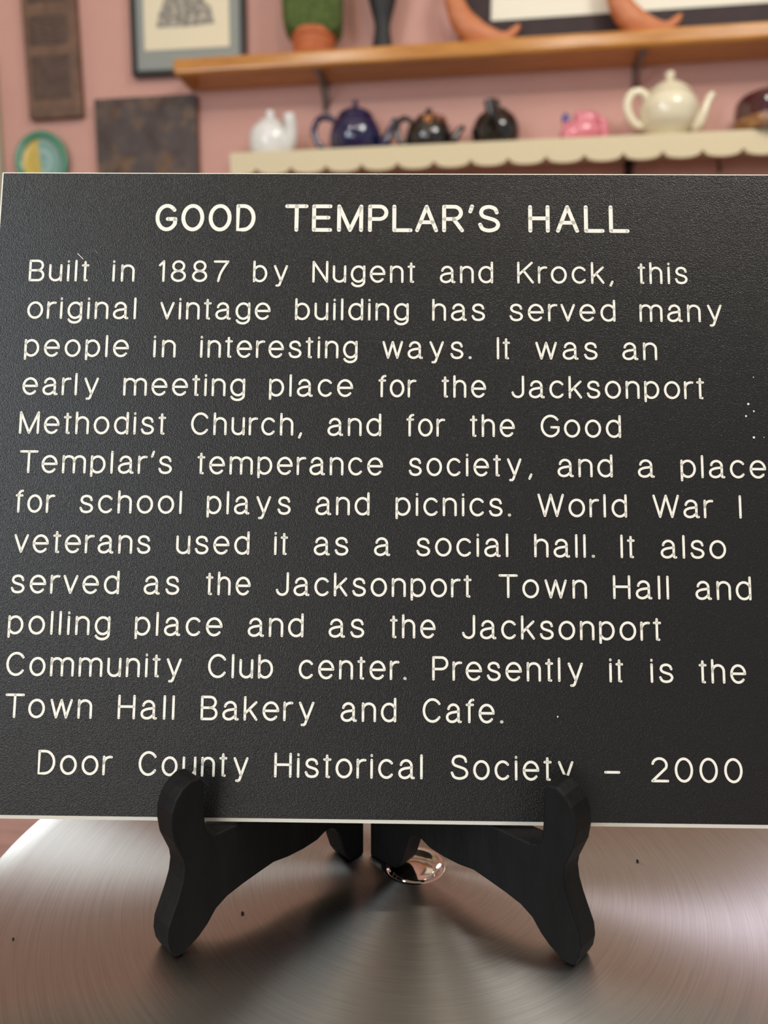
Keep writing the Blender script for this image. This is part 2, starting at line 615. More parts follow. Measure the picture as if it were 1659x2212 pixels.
org = EYE + cam2w(UNIT * (RP[:, 0] * U_MID + RP[:, 1] * V_BOT + RP[:, 2]))
ax, ay, az = cam2w(RP[:, 0]), -cam2w(RP[:, 1]), -cam2w(RP[:, 2])
sg = thing('engraved_sign', 'large black plastic sign engraved with white lettering, standing on the easel', 'sign')
sg.matrix_world = Matrix(((ax.x, ay.x, az.x, org.x), (ax.y, ay.y, az.y, org.y), (ax.z, ay.z, az.z, org.z), (0, 0, 0, 1)))

hw = PW / 2
CH = 0.0014                          # width of the bevel that bares the white core
bm = bmesh.new()
lo = [(-hw, 0), (hw, 0), (hw, PH), (-hw, PH)]
hi = [(-hw + CH * .55, CH), (hw - CH, CH), (hw - CH, PH - CH * .45), (-hw + CH * .55, PH - CH * .45)]
b0 = [bm.verts.new((x, y, -0.0026)) for x, y in lo]
b1 = [bm.verts.new((x, y, -0.0006)) for x, y in lo]
b2 = [bm.verts.new((x, y, 0.0)) for x, y in hi]
bm.faces.new(b0[::-1])
bm.faces.new(b2)
for i in range(4):
    j = (i + 1) % 4
    bm.faces.new((b0[i], b0[j], b1[j], b1[i]))
    bm.faces.new((b1[i], b1[j], b2[j], b2[i]))
o = obj('white_core', bm, 'white', sg)
o['label'] = 'white bevelled edge'
bm = bmesh.new()
e0 = 0.00005
c0 = [bm.verts.new((x, y, 0.00001)) for x, y in hi]
c1 = [bm.verts.new((x + (e0 if x < 0 else -e0), y + (e0 if y < PH / 2 else -e0), 0.00012)) for x, y in hi]
bm.faces.new(c0[::-1])
bm.faces.new(c1)
for i in range(4):
    j = (i + 1) % 4
    bm.faces.new((c0[i], c0[j], c1[j], c1[i]))
obj('black_face', bm, 'plaque', sg)
ZT = 0.00018                         # the lettering lies this far above the core

# --- single line lettering: strokes per glyph, cap height 1, base line 0
XH = 0.775


def arc(cx, cy, rx, ry, a0, a1, n=None):
    n = n or max(4, int(abs(a1 - a0) / 11))
    return [(cx + rx * math.cos(rad(a0 + (a1 - a0) * k / n)), cy + ry * math.sin(rad(a0 + (a1 - a0) * k / n))) for k in range(n + 1)]


def spl(*p):
    return [tuple(q) for q in cat_rom(p, 6)]


H = XH / 2
BW = 0.60
bowl_l = arc(BW / 2, H, BW / 2, H, 0, 360, 36)          # round bowl
G = {}
G['o'] = (0.63, [arc(0.315, H, 0.315, H, 0, 360, 36)])
G['c'] = (0.56, [arc(0.31, H, 0.31, H, 42, 318)])
G['e'] = (0.63, [[(0.01, 0.40), (0.63, 0.40)] + arc(0.315, H, 0.315, H, 2, 318)])
G['b'] = (0.58, [[(0, 1), (0, 0)], arc(0.27, H, 0.31, H, 148, -148)])
G['d'] = (0.58, [[(0.58, 1), (0.58, 0)], arc(0.31, H, 0.31, H, 32, 328)])
G['p'] = (0.58, [[(0, XH), (0, -0.16)], arc(0.27, H, 0.31, H, 148, -148)])
G['g'] = (0.58, [[(0.58, XH), (0.58, 0.0)] + arc(0.29, 0.0, 0.29, 0.235, 0, -158), arc(0.31, H, 0.31, H, 32, 328)])
G['n'] = (0.53, [[(0, XH), (0, 0)], [(0, 0.47)] + arc(0.265, XH - 0.27, 0.265, 0.27, 172, 0) + [(0.53, 0)]])
G['h'] = (0.53, [[(0, 1), (0, 0)], [(0, 0.47)] + arc(0.265, XH - 0.27, 0.265, 0.27, 172, 0) + [(0.53, 0)]])
G['m'] = (0.98, [[(0, XH), (0, 0)], [(0, 0.50)] + arc(0.245, XH - 0.24, 0.245, 0.24, 172, 0) + [(0.49, 0)],
                 [(0.49, 0.50)] + arc(0.735, XH - 0.24, 0.245, 0.24, 172, 0) + [(0.98, 0)]])
G['u'] = (0.53, [[(0.53, XH), (0.53, 0)], [(0, XH)] + arc(0.265, 0.27, 0.265, 0.27, 180, 352) + [(0.53, 0.3)]])
G['r'] = (0.30, [[(0, XH), (0, 0)], [(0, 0.47)] + arc(0.27, XH - 0.27, 0.27, 0.265, 172, 78)])
G['i'] = (0.0, [[(0, XH), (0, 0)], [(0, 0.965), (0, 0.985)]])
G['l'] = (0.0, [[(0, 1), (0, 0)]])
G['t'] = (0.25, [[(0.115, 0.94), (0.115, 0.02), (0.20, 0.0)], [(0.0, XH), (0.25, XH)]])
G['f'] = (0.30, [[(0.11, 0)] + [(0.11, 0.80)] + arc(0.29, 0.82, 0.18, 0.18, 180, 92), [(0, XH), (0.27, XH)]])
G['a'] = (0.62, [[(0.06, 0.58)] + arc(0.29, 0.535, 0.235, 0.24, 155, 0) + [(0.525, 0.07)] + arc(0.585, 0.06, 0.06, 0.06, 180, 262) + [(0.62, 0.0)],
                 spl((0.525, 0.47), (0.40, 0.445), (0.20, 0.41), (0.05, 0.33), (0.0, 0.205), (0.05, 0.07), (0.19, 0.0), (0.36, 0.03), (0.525, 0.17))])
G['s'] = (0.51, [spl((0.48, 0.585), (0.42, 0.715), (0.26, XH), (0.09, 0.72), (0.03, 0.58), (0.10, 0.46), (0.26, 0.395), (0.43, 0.33),
                     (0.51, 0.20), (0.44, 0.055), (0.26, 0.0), (0.08, 0.05), (0.0, 0.19))])
G['v'] = (0.56, [[(0, XH), (0.28, 0), (0.56, XH)]])
G['w'] = (0.88, [[(0, XH), (0.22, 0), (0.44, XH), (0.66, 0), (0.88, XH)]])
G['y'] = (0.58, [[(0, XH), (0.31, 0.02)], [(0.58, XH), (0.24, -0.17), (0.19, -0.215), (0.10, -0.22)]])
G['k'] = (0.51, [[(0, 1), (0, 0)], [(0.49, XH), (0, 0.27)], [(0.19, 0.46), (0.51, 0)]])
G['B'] = (0.64, [[(0, 0), (0, 1), (0.36, 1)] + arc(0.36, 0.755, 0.235, 0.245, 90, -90) + [(0, 0.51)],
                 [(0.36, 0.51)] + arc(0.385, 0.255, 0.255, 0.255, 90, -90) + [(0, 0)]])
G['N'] = (0.64, [[(0, 0), (0, 1), (0.64, 0), (0.64, 1)]])
G['K'] = (0.66, [[(0, 1), (0, 0)], [(0.62, 1), (0, 0.37)], [(0.24, 0.60), (0.66, 0)]])
G['I'] = (0.0, [[(0, 1), (0, 0)]])
G['J'] = (0.48, [[(0.48, 1), (0.48, 0.25)] + arc(0.24, 0.25, 0.24, 0.25, 0, -172)])
G['M'] = (0.84, [[(0, 0), (0, 1), (0.42, 0), (0.84, 1), (0.84, 0)]])
G['C'] = (0.74, [arc(0.40, 0.5, 0.40, 0.5, 38, 322)])
G['T'] = (0.74, [[(0, 1), (0.74, 1)], [(0.37, 1), (0.37, 0)]])
G['G'] = (0.74, [arc(0.40, 0.5, 0.40, 0.5, 40, 330) + [(0.76, 0.44), (0.44, 0.44)]])
G['W'] = (1.08, [[(0, 1), (0.27, 0), (0.54, 1), (0.81, 0), (1.08, 1)]])
G['H'] = (0.66, [[(0, 1), (0, 0)], [(0.66, 1), (0.66, 0)], [(0, 0.52), (0.66, 0.52)]])
G['P'] = (0.62, [[(0, 0), (0, 1), (0.36, 1)] + arc(0.36, 0.735, 0.26, 0.265, 90, -90) + [(0, 0.47)]])
G['D'] = (0.66, [[(0, 0), (0, 1), (0.24, 1)] + arc(0.24, 0.5, 0.42, 0.5, 90, -90) + [(0, 0)]])
G['S'] = (0.68, [spl((0.63, 0.76), (0.56, 0.92), (0.34, 1.0), (0.12, 0.93), (0.04, 0.75), (0.12, 0.60), (0.34, 0.515), (0.58, 0.42),
                     (0.68, 0.25), (0.59, 0.075), (0.34, 0.0), (0.10, 0.07), (0.0, 0.25))])
G['O'] = (0.80, [arc(0.40, 0.5, 0.40, 0.5, 0, 360, 40)])
G['E'] = (0.62, [[(0.62, 1), (0, 1), (0, 0), (0.62, 0)], [(0, 0.52), (0.55, 0.52)]])
G['L'] = (0.60, [[(0, 1), (0, 0), (0.62, 0)]])
G['A'] = (0.72, [[(0, 0), (0.36, 1), (0.72, 0)], [(0.12, 0.34), (0.60, 0.34)]])
G['R'] = (0.66, [[(0, 0), (0, 1), (0.38, 1)] + arc(0.38, 0.74, 0.26, 0.26, 90, -90) + [(0, 0.48)], [(0.36, 0.48), (0.68, 0)]])
G['1'] = (0.18, [[(0.0, 0.80), (0.18, 1.0), (0.18, 0)]])
G['8'] = (0.60, [arc(0.30, 0.755, 0.25, 0.245, 0, 360, 28), arc(0.30, 0.255, 0.30, 0.255, 0, 360, 28)])
G['7'] = (0.62, [[(0, 1), (0.62, 1)] + spl((0.62, 1), (0.42, 0.68), (0.26, 0.34), (0.18, 0.0))])
G['2'] = (0.64, [arc(0.32, 0.71, 0.30, 0.29, 168, -30) + [(0.0, 0.0), (0.66, 0.0)]])
G['0'] = (0.68, [arc(0.34, 0.5, 0.34, 0.5, 0, 360, 36)])
G['.'] = (0.05, [[(0.02, 0.02), (0.03, 0.02)]])
G[','] = (0.12, [[(0.10, 0.05), (0.02, -0.14)]])
G["'"] = (0.10, [[(0.10, 1.02), (0.03, 0.80)]])
G['-'] = (0.62, [[(0, 0.36), (0.62, 0.36)]])
SIDE = {'y': 1.55, 'r': 0.8, 't': 0.85, 'f': 0.75, '.': 1.1, ',': 0.9, "'": 0.8, 'v': 0.85, 'i': 1.12, 'l': 1.12, 'T': 0.75, 'A': 0.8, 'L': 0.8, 'W': 0.8, 'h': 1.05}


def stroke(bm, pts, wd, z):
    """a flat ribbon of width wd with round ends and round corners"""
    P = [Vector((p[0], p[1])) for p in pts]
    Q = [P[0]]
    for p in P[1:]:
        if (p - Q[-1]).length > 1e-6:
            Q.append(p)
    P = Q
    r = wd / 2
    closed = len(P) > 3 and (P[0] - P[-1]).length < 1e-5

    def disc(c):
        bm.faces.new([bm.verts.new((c.x + r * math.cos(2 * PI * k / 16), c.y + r * math.sin(2 * PI * k / 16), z)) for k in range(16)])
    if not closed:
        disc(P[0])
        disc(P[-1])
    n = len(P)

    def dirn(i):
        return (P[i + 1] - P[i]).normalized()
    run = []

    def flush(run):
        L = [(bm.verts.new((c.x + o.x, c.y + o.y, z)), bm.verts.new((c.x - o.x, c.y - o.y, z))) for c, o in run]
        for a, b in zip(L, L[1:]):
            bm.faces.new((a[1], b[1], b[0], a[0]))
    for i in range(n):
        if i == 0:
            d = dirn(0) if not closed else (dirn(0) + dirn(n - 2)).normalized()
            run.append((P[0], Vector((-d.y, d.x)) * r))
        elif i == n - 1:
            d = dirn(n - 2) if not closed else (dirn(0) + dirn(n - 2)).normalized()
            run.append((P[i], Vector((-d.y, d.x)) * r))
        else:
            d0, d1 = dirn(i - 1), dirn(i)
            if d0.dot(d1) > 0.75:
                d = (d0 + d1).normalized()
                run.append((P[i], Vector((-d.y, d.x)) * (r / max(0.5, d.dot(d1)))))
            else:
                run.append((P[i], Vector((-d0.y, d0.x)) * r))
                flush(run)
                disc(P[i])
                run = [(P[i], Vector((-d1.y, d1.x)) * r)]
    flush(run)


# every word with its left and right ends as read off the sign
LINES = [
    (0, [('GOOD', 336, 552), ("TEMPLAR'S", 615.5, 1080), ('HALL', 1141, 1358)]),
    (1, [('Built', 63.2, 192.8), ('in', 243.6, 291.3), ('1887', 343, 495), ('by', 547, 622), ('Nugent', 675, 896.8), ('and', 950, 1065), ('Krock,', 1117, 1325.6), ('this', 1377.4, 1484.6)]),
    (2, [('original', 59.6, 294.5), ('vintage', 346.3, 584.8), ('building', 637.6, 882.9), ('has', 933.6, 1047.5), ('served', 1100.4, 1329), ('many', 1381, 1558.7)]),
    (3, [('people', 53.4, 279), ('in', 331.8, 380), ('interesting', 432.9, 772.4), ('ways.', 826, 1019), ('It', 1073, 1101.4), ('was', 1156.3, 1290.4), ('an', 1343.8, 1418.9)]),
    (4, [('early', 49.2, 213.6), ('meeting', 267, 529.8), ('place', 581.6, 763), ('for', 817.5, 898.4), ('the', 953.8, 1050), ('Jacksonport', 1104.5, 1520.9)]),
    (5, [('Methodist', 42.5, 358.7), ('Church,', 413, 654), ('and', 707.6, 823.5), ('for', 877.7, 960.5), ('the', 1015, 1112), ('Good', 1167.7, 1341)]),
    (6, [("Templar's", 42.5, 372), ('temperance', 426.6, 827.5), ('society,', 882.9, 1150.6), ('and', 1204, 1323), ('a', 1377.4, 1413.7), ('place', 1469.6, 1654.5)]),
    (7, [('for', 33.7, 118), ('school', 172.6, 393), ('plays', 447, 628.3), ('and', 681.7, 798.3), ('picnics.', 854.4, 1104), ('World', 1161, 1354), ('War', 1409.5, 1539.5), ('I', 1596, 1605)]),
    (8, [('veterans', 31, 325.6), ('used', 381, 539), ('it', 592.5, 622), ('as', 678, 752.7), ('a', 808, 843), ('social', 899.4, 1097.8), ('hall.', 1153.7, 1285), ('It', 1340, 1371), ('also', 1426.6, 1568)]),
    (9, [('served', 24.4, 258), ('as', 311, 387.8), ('the', 444.8, 541.7), ('Jacksonport', 596, 1018.5), ('Town', 1077, 1267.6), ('Hall', 1324, 1444.7), ('and', 1501.7, 1622.4)]),
    (10, [('polling', 18, 238.5), ('place', 291.9, 481), ('and', 535.5, 655.8), ('as', 710, 787), ('the', 842.4, 940.9), ('Jacksonport', 997.8, 1428)]),
    (11, [('Community', 14, 392.4), ('Club', 449.5, 590), ('center.', 645.4, 878.7), ('Presently', 933.6, 1259.3), ('it', 1316, 1346), ('is', 1404.9, 1454), ('the', 1509.5, 1611.5)]),
    (12, [('Town', 11.4, 199.6), ('Hall', 255, 377.4), ('Bakery', 434, 679), ('and', 736, 856), ('Cafe.', 912.9, 1087.4)]),
    (13, [('Door', 82, 242), ('County', 299.6, 536.5), ('Historical', 592.5, 913), ('Society', 973.5, 1238.6), ('-', 1305, 1339.6), ('2000', 1406, 1604)]),
]
BASE_V = [-0.49316591] + [-0.42119656 + 0.05270794 * k for k in range(12)] + [0.22821427]
CAP = 0.0274 * UNIT                 # cap height of the body lettering on the sign
ROWPX = [500, 611, 692, 774, 857, 940, 1027, 1113, 1200, 1289, 1377, 1468, 1556, 1682]
for li, words in LINES:
    bm = bmesh.new()
    cap = CAP * (1.235 if li == 0 else 1.0)
    if li == 13:
        cap = CAP * 1.0
    wd = CAP * (0.195 if li == 0 else 0.116)
    yb = UNIT * (V_BOT - BASE_V[li]) + wd / 2
    for word, p0, p1 in words:
        slope = 0.0036 + 9.0e-6 * (ROWPX[li] - 375)
        x0 = sign_xy(p0, ROWPX[li] + slope * (p0 - 830) - 20)[0] + wd / 2
        x1 = sign_xy(p1, ROWPX[li] + slope * (p1 - 830) - 20)[0] - wd / 2
        gw = [G[c][0] * cap for c in word]
        total = x1 - x0
        if len(word) > 1:
            sb = [SIDE.get(a, 1.0) * 0.5 + SIDE.get(b, 1.0) * 0.5 for a, b in zip(word, word[1:])]
            gap = 0.34 * cap
            k = (total - gap * sum(sb)) / max(sum(gw), 1e-9)
            kk = min(1.06, max(0.94, k))
            gap = (total - kk * sum(gw)) / sum(sb)
        else:
            kk, gap, sb = (total / gw[0] if gw[0] > 0 else 1.0), 0, []
        x = x0
        for i, c in enumerate(word):
            for st in G[c][1]:
                stroke(bm, [(x + kk * cap * a, yb + cap * b) for a, b in st], wd * (1.25 if c in '.' else 1.0), ZT)
            x += kk * gw[i] + (gap * sb[i] if i < len(sb) else 0)
    for f in bm.faces:
        if f.normal.z < 0:
            f.normal_flip()
    me = bpy.data.meshes.new('text_line')
    bm.to_mesh(me)
    bm.free()
    me.materials.append(M['white'])
    o = bpy.data.objects.new('text_line', me)
    COL.objects.link(o)
    o.parent = sg
    o['label'] = 'white engraved line of lettering'
# chips and scuffs that bare the white core
def flip(bm):
    for f in bm.faces:
        f.normal_update()
        if f.normal.z < 0:
            f.normal_flip()
    return bm


for px, py, r in ((1616, 873, 2.6), (1628, 888.5, 1.8), (1611, 899, 2.1), (1628, 945, 2.6), (1204.5, 1548, 1.6), (1627, 815, 1.2), (1650, 945, 0.9)):
    bm = bmesh.new()
    x, y = sign_xy(px, py)
    r *= UNIT / F_PX
    bm.faces.new([bm.verts.new((x + r * math.cos(k * PI / 5), y + r * random.uniform(0.8, 1.3) * math.sin(k * PI / 5), ZT)) for k in range(10)])
    obj('chip', flip(bm), 'white', sg)
for a, b, wpx in (((168, 548), (180, 560), 1.3), ((205, 540), (211, 548), 0.25)):
    bm = bmesh.new()
    stroke(bm, [sign_xy(*a), sign_xy(*b)], wpx * UNIT / F_PX, ZT)
    obj('scratch', flip(bm), 'white', sg)

# ------------------------------------------------------------------ crumbs on the steel
for px, py, r, lab in ((524, 1974, 0.0006, 'dark crumb on the steel between the easel legs'),
                       (28.5, 2029, 0.00045, 'tiny black crumb near the left edge of the steel top'),
                       (1377, 1861, 0.0006, 'small dark crumb on the steel right of the easel')):
    p = ground(px, py)
    bm = bmesh.new()
    bmesh.ops.create_icosphere(bm, subdivisions=2, radius=r)
    for v in bm.verts:
        v.co *= random.uniform(0.8, 1.15)
        v.co.z *= 0.7
    zmin = min(v.co.z for v in bm.verts)
    for v in bm.verts:
        v.co.z -= zmin
    o = obj('crumb', bm, 'crumb')
    o.location = p
    tag(o, lab, 'crumb', 'dark crumbs on the steel top')

# ------------------------------------------------------------------ upper oak shelf
US_D = 0.112
usy = WALL_Y - US_D
zt = at(800, 98, usy).z
zb = at(800, 135, usy).z
ux0 = at(372, 145, usy).x
o = obj('oak_shelf', boxm(ux0, 1.35, usy, WALL_Y - 0.0005, zb, zt), 'oak', bevel=0.009, segs=4)
tag(o, 'long honey coloured wooden shelf along the top of the pink wall', 'shelf')
UZ = zt


def bracket(px, z_top, drop, reach, label, m, brace=True):
    x = at(px, 200, WALL_Y).x
    t = thing('shelf_bracket', label, 'bracket', (x, WALL_Y, z_top), 0, 'metal shelf brackets')
    obj('wall_leg', boxm(-0.009, 0.009, -0.004, -0.0004, -drop, -0.0005), m, t, bevel=0.001)
    obj('shelf_leg', boxm(-0.009, 0.009, -reach, -0.004, -0.0045, -0.0005), m, t, bevel=0.001)
    if brace:
        bm = tube([(0, -0.004, -drop * 0.78, 0.004), (0, -reach * 0.45, -drop * 0.42, 0.004), (0, -reach * 0.9, -0.006, 0.004)], n=10)
        obj('brace', bm, m, t, smooth=True)


bracket(704, zb, 0.075, 0.095, 'grey metal bracket under the wooden shelf, above the blue teapot', 'bracket')
bracket(1371, zb, 0.06, 0.095, 'grey metal bracket under the wooden shelf, behind the cream teapot', 'bracket')

# ------------------------------------------------------------------ lower cream shelf with scalloped apron
LS_D = 0.135
lsy = WALL_Y - LS_D
lt = at(1100, 303.5, lsy).z
lx0 = at(497, 340, lsy).x
ls = thing('scalloped_shelf', 'cream painted shelf with a scalloped front edge, carrying the teapots', 'shelf', (lx0, lsy, lt))
obj('shelf_board', boxm(0.0, 1.35 - lx0, 0.012, LS_D - 0.0005, -0.018, 0.0), 'cream_shelf', ls, bevel=0.002)
pitch_m = (at(1060 + 1265 / 2.77, 330, lsy).x - at(1060 + 100 / 2.77, 350, lsy).x) / 5
ap_h = lt - at(1100, 353, lsy).z
cusp0 = at(500 + 355 / 2.765, 362, lsy).x - lx0
pts = [(0, 0), (1.35 - lx0, 0)]
poly = []
xe = 1.35 - lx0
k0 = -3
x = cusp0 + k0 * pitch_m
scal = []
while x < xe:
    for i in range(10):
        t = i / 10
        xx = x + t * pitch_m
        dip = 0.015 * (math.sqrt(max(0, 1 - (2 * t - 1) ** 2)) ** 0.9)
        if 0 <= xx <= xe:
            scal.append((xx, -(ap_h - 0.0125) - dip))
    x += pitch_m
poly = [(0, 0)] + [(0, scal[0][1])] + scal[1:] + [(xe, scal[-1][1]), (xe, 0)]
bm = bmesh.new()
for (a, b), (c, d) in zip(poly[1:-1], poly[2:-1]):
    if c - a < 1e-6:
        continue
    for y0, y1 in ((0.0, 0.012),):
        v = [bm.verts.new(p) for p in ((a, y0, b), (c, y0, d), (c, y0, 0), (a, y0, 0), (a, y1, b), (c, y1, d), (c, y1, 0), (a, y1, 0))]
        for f in ((0, 1, 2, 3), (7, 6, 5, 4), (0, 4, 5, 1), (3, 2, 6, 7)):
            bm.faces.new([v[i] for i in f])
v = [bm.verts.new(p) for p in ((0, 0, 0), (0, 0.012, 0), (0, 0.012, poly[1][1]), (0, 0, poly[1][1]))]
bm.faces.new(v)
bmesh.ops.remove_doubles(bm, verts=bm.verts, dist=1e-6)
obj('scalloped_apron', bm, 'cream_shelf', ls)
LZ = lt
bracket(1364, lt - 0.018, 0.09, 0.11, 'dark bracket on the wall under the scalloped shelf', 'iron')
hk = at(1552, 362, WALL_Y - 0.012)
bm = tube([(0, 0.011, 0.018, 0.002), (0, 0.004, 0.018, 0.002), (0, 0.0, 0.010, 0.002), (0, -0.004, -0.008, 0.002), (0, -0.012, -0.012, 0.002), (0, -0.017, 0.0, 0.002)], n=10)
o = obj('wall_hook', bm, 'iron', smooth=True)
o.location = hk
tag(o, 'small dark metal hook on the wall below the maroon teapot', 'hook')


# ------------------------------------------------------------------ pots: sizes written in photo pixels at their place
def pixel(P):
    d = rz(P - EYE, -YAW)
    c, s_ = math.cos(PITCH), math.sin(PITCH)
    z = d.y * c - d.z * s_
    y = -(d.y * s_ + d.z * c)
    return CX + F_PX * d.x / z, CY + F_PX * y / z


def pot(name, label, cat, px, depth, shelf_z, height, group=None):
    """height = photo pixels of the thing seen above the shelf lip; the foot hidden behind the lip is added"""
    y = WALL_Y - depth
    p = at(px, 300 if shelf_z == LZ else 90, y)
    p.z = shelf_z
    lip = at(px, 300, lsy if shelf_z == LZ else usy)
    lip.z = shelf_z
    lp, pp = pixel(lip), pixel(p)
    kx, kz = kxz(p)
    hid = 0.6 * (pp[1] - lp[1])
    return thing(name, label, cat, p, YAW, group), kx, kz * (height + hid) / height


TP = 'teapots on the scalloped shelf'


def sc(prof, kx, kz):
    return [(r * kx, z * kz) for r, z in prof]


def sm(prof, sub=5):
    return [(max(0, a[0]), a[1]) for a in cat_rom(prof, sub)]


def tb(pts, kx, kz, n=14, flat=1.0):
    return tube([(x * kx, y * kx, z * kz, r * kx) for x, y, z, r in pts], n=n, flat=flat)


# cream teapot
t, kx, kz = pot('teapot', 'cream teapot with domed lid, the tallest pot on the scalloped shelf', 'teapot', 1440, 0.073, LZ, 1200, TP)
body = sm([(0, 0.5), (30, 0.5), (32, 4), (32, 9), (41, 18), (55, 36), (61, 60), (60, 74), (55, 88), (47, 97), (43, 100)])
obj('body', lathe(sc(body, kx, kz)), 'p_cream', t, smooth=True)
lid = sm([(45, 99), (47, 102), (44, 107), (34, 116), (23, 124), (12, 129), (7, 131), (9, 136), (11, 142), (8, 148), (0, 150)])
obj('lid', lathe(sc(lid, kx, kz)), 'p_cream', t, smooth=True)
obj('handle', tb([(-44, 0, 92, 8), (-60, 0, 106, 8.5), (-80, 0, 102, 9), (-89, 0, 80, 9.5), (-84, 0, 58, 9), (-68, 0, 38, 8.5), (-50, 0, 32, 8)], kx, kz), 'p_cream', t, smooth=True)
obj('spout', tb([(46, 0, 32, 19), (64, 0, 42, 16), (75, 0, 62, 11), (82, 0, 82, 8.5), (89, 0, 97, 8), (95, 0, 103, 7)], kx, kz), 'p_cream', t, smooth=True)

# cobalt teapot
t, kx, kz = pot('teapot', 'glossy dark blue teapot with three round highlights on its belly', 'teapot', 768, 0.07, LZ, 110, TP)
body = sm([(0, 0.5), (40, 0.5), (48, 6), (55, 22), (56, 38), (53, 52), (46, 65), (39, 72), (37, 75)])
obj('body', lathe(sc(body, kx, kz)), 'p_blue', t, smooth=True)
lid = sm([(38, 73), (39, 76), (33, 83), (19, 91), (7, 95), (5, 98), (7, 104), (3, 109), (0, 110)])
obj('lid', lathe(sc(lid, kx, kz)), 'p_blue', t, smooth=True)
obj('handle', tb([(-40, 0, 66, 6), (-58, 0, 74, 6.5), (-78, 0, 72, 6.5), (-89, 0, 52, 7), (-84, 0, 30, 6.5), (-68, 0, 12, 6), (-48, 0, 10, 6)], kx, kz), 'p_blue', t, smooth=True)
obj('spout', tb([(44, 0, 16, 16), (62, 0, 26, 13), (72, 0, 44, 9.5), (80, 0, 60, 7.5), (87, 0, 72, 7)], kx, kz), 'p_blue', t, smooth=True)

# dark brown teapot with painted flowers
t, kx, kz = pot('teapot', 'squat dark brown teapot with amber decoration on its shoulder', 'teapot', 926, 0.065, LZ, 85, TP)
body = sm([(0, 0.5), (36, 0.5), (44, 5), (50, 20), (50, 33), (44, 50), (34, 60), (27, 63)])
obj('body', lathe(sc(body, kx, kz)), 'p_brown', t, smooth=True)
lid = sm([(29, 61), (30, 64), (22, 70), (9, 73), (6, 75), (8, 80), (5, 84), (0, 85)])
obj('lid', lathe(sc(lid, kx, kz)), 'p_brown', t, smooth=True)
obj('handle', tb([(-36, 0, 60, 6), (-52, 0, 66, 6), (-66, 0, 58, 6.5), (-68, 0, 40, 6.5), (-60, 0, 22, 6), (-44, 0, 14, 6)], kx, kz), 'p_brown', t, smooth=True)
obj('spout', tb([(40, 0, 20, 13), (56, 0, 30, 10), (66, 0, 44, 7), (76, 0, 50, 5.5)], kx, kz), 'p_brown', t, smooth=True)
bm = bmesh.new()
for a, b, r in ((-8, 52, 6.5), (2, 56, 5), (-1, 47, 5)):
    ball(bm, (a * kx, -43 * kx * math.cos(a / 50), b * kz), r * kx, 4 * kx, r * kz, 12)
o = obj('flower', bm, 'p_gold', t, smooth=True)
o['label'] = 'amber raised flower'
bm = bmesh.new()
for a, b, r in ((16, 56, 7), (25, 57, 6), (20, 49, 5), (32, 54, 4)):
    ball(bm, (a * kx, -40 * kx * math.cos(a / 45), b * kz), r * kx, 4 * kx, r * kz, 12)
o = obj('flower', bm, 'p_rust', t, smooth=True)
o['label'] = 'rust coloured raised flower'

# white teapot
t, kx, kz = pot('teapot', 'small round white teapot at the left end of the scalloped shelf', 'teapot', 585, 0.06, LZ, 97, TP)
body = sm([(0, 0.5), (30, 0.5), (38, 6), (45, 24), (46, 40), (42, 56), (32, 67), (23, 72)])
obj('body', lathe(sc(body, kx, kz)), 'p_white', t, smooth=True)
lid = sm([(25, 70), (26, 73), (18, 78), (9, 79), (8, 83), (10, 89), (7, 95), (0, 97)])
obj('lid', lathe(sc(lid, kx, kz)), 'p_white', t, smooth=True)
obj('spout', tb([(34, -10, 20, 17), (44, -22, 34, 15), (47, -30, 52, 13), (46, -36, 68, 12.5), (45, -38, 78, 12)], kx, kz), 'p_white', t, smooth=True)
obj('handle', tb([(-28, 24, 58, 6), (-36, 40, 54, 6), (-38, 46, 36, 6), (-34, 40, 18, 6), (-26, 30, 14, 6)], kx, kz), 'p_white', t, smooth=True)

# black teapot seen spout on
t, kx, kz = pot('teapot', 'round glossy black teapot with its spout facing the room', 'teapot', 1070, 0.07, LZ, 98, TP)
body = sm([(0, 0.5), (32, 0.5), (42, 5), (51, 26), (51, 42), (42, 60), (32, 68), (26, 70)])
obj('body', lathe(sc(body, kx, kz)), 'p_black', t, smooth=True)
lid = sm([(28, 67), (29, 71), (20, 78), (10, 81), (7, 84), (9, 91), (5, 97), (0, 98)])
obj('lid', lathe(sc(lid, kx, kz)), 'p_black', t, smooth=True)
obj('spout', tb([(-8, -38, 30, 16), (-14, -54, 44, 13), (-20, -60, 62, 11), (-24, -62, 76, 11)], kx, kz), 'p_black', t, smooth=True)
obj('handle', tb([(14, 30, 62, 9), (24, 44, 82, 9), (27, 54, 80, 9), (24, 58, 60, 8), (18, 50, 34, 7), (12, 44, 26, 7)], kx, kz), 'p_black', t, smooth=True)

# pink novelty teapot
t, kx, kz = pot('teapot', 'small pink figural teapot with a blue tip, left of the cream teapot', 'teapot', 1258, 0.06, LZ, 65, TP)
bm = bmesh.new()
ball(bm, (0, 0, 26 * kz), 42 * kx, 30 * kx, 25.5 * kz, 28)
ball(bm, (-28 * kx, -12 * kx, 19 * kz), 24 * kx, 20 * kx, 18 * kz, 20)
obj('body', bm, 'p_pink', t, smooth=True)
bm = bmesh.new()
ball(bm, (8 * kx, 0, 48 * kz), 30 * kx, 22 * kx, 17 * kz, 24)
ball(bm, (-10 * kx, -2 * kx, 56 * kz), 11 * kx, 10 * kx, 9 * kz, 16)
obj('lid', bm, 'p_pink', t, smooth=True)
obj('handle', tb([(34, 0, 50, 9), (42, 0, 46, 9), (46, 0, 30, 9), (44, 0, 12, 9), (34, 0, 8, 8)], kx, kz), 'p_pink', t, smooth=True)
obj('spout', tb([(-30, -8, 24, 9), (-38, -8, 34, 7), (-40, -6, 42, 6)], kx, kz), 'p_pink', t, smooth=True)
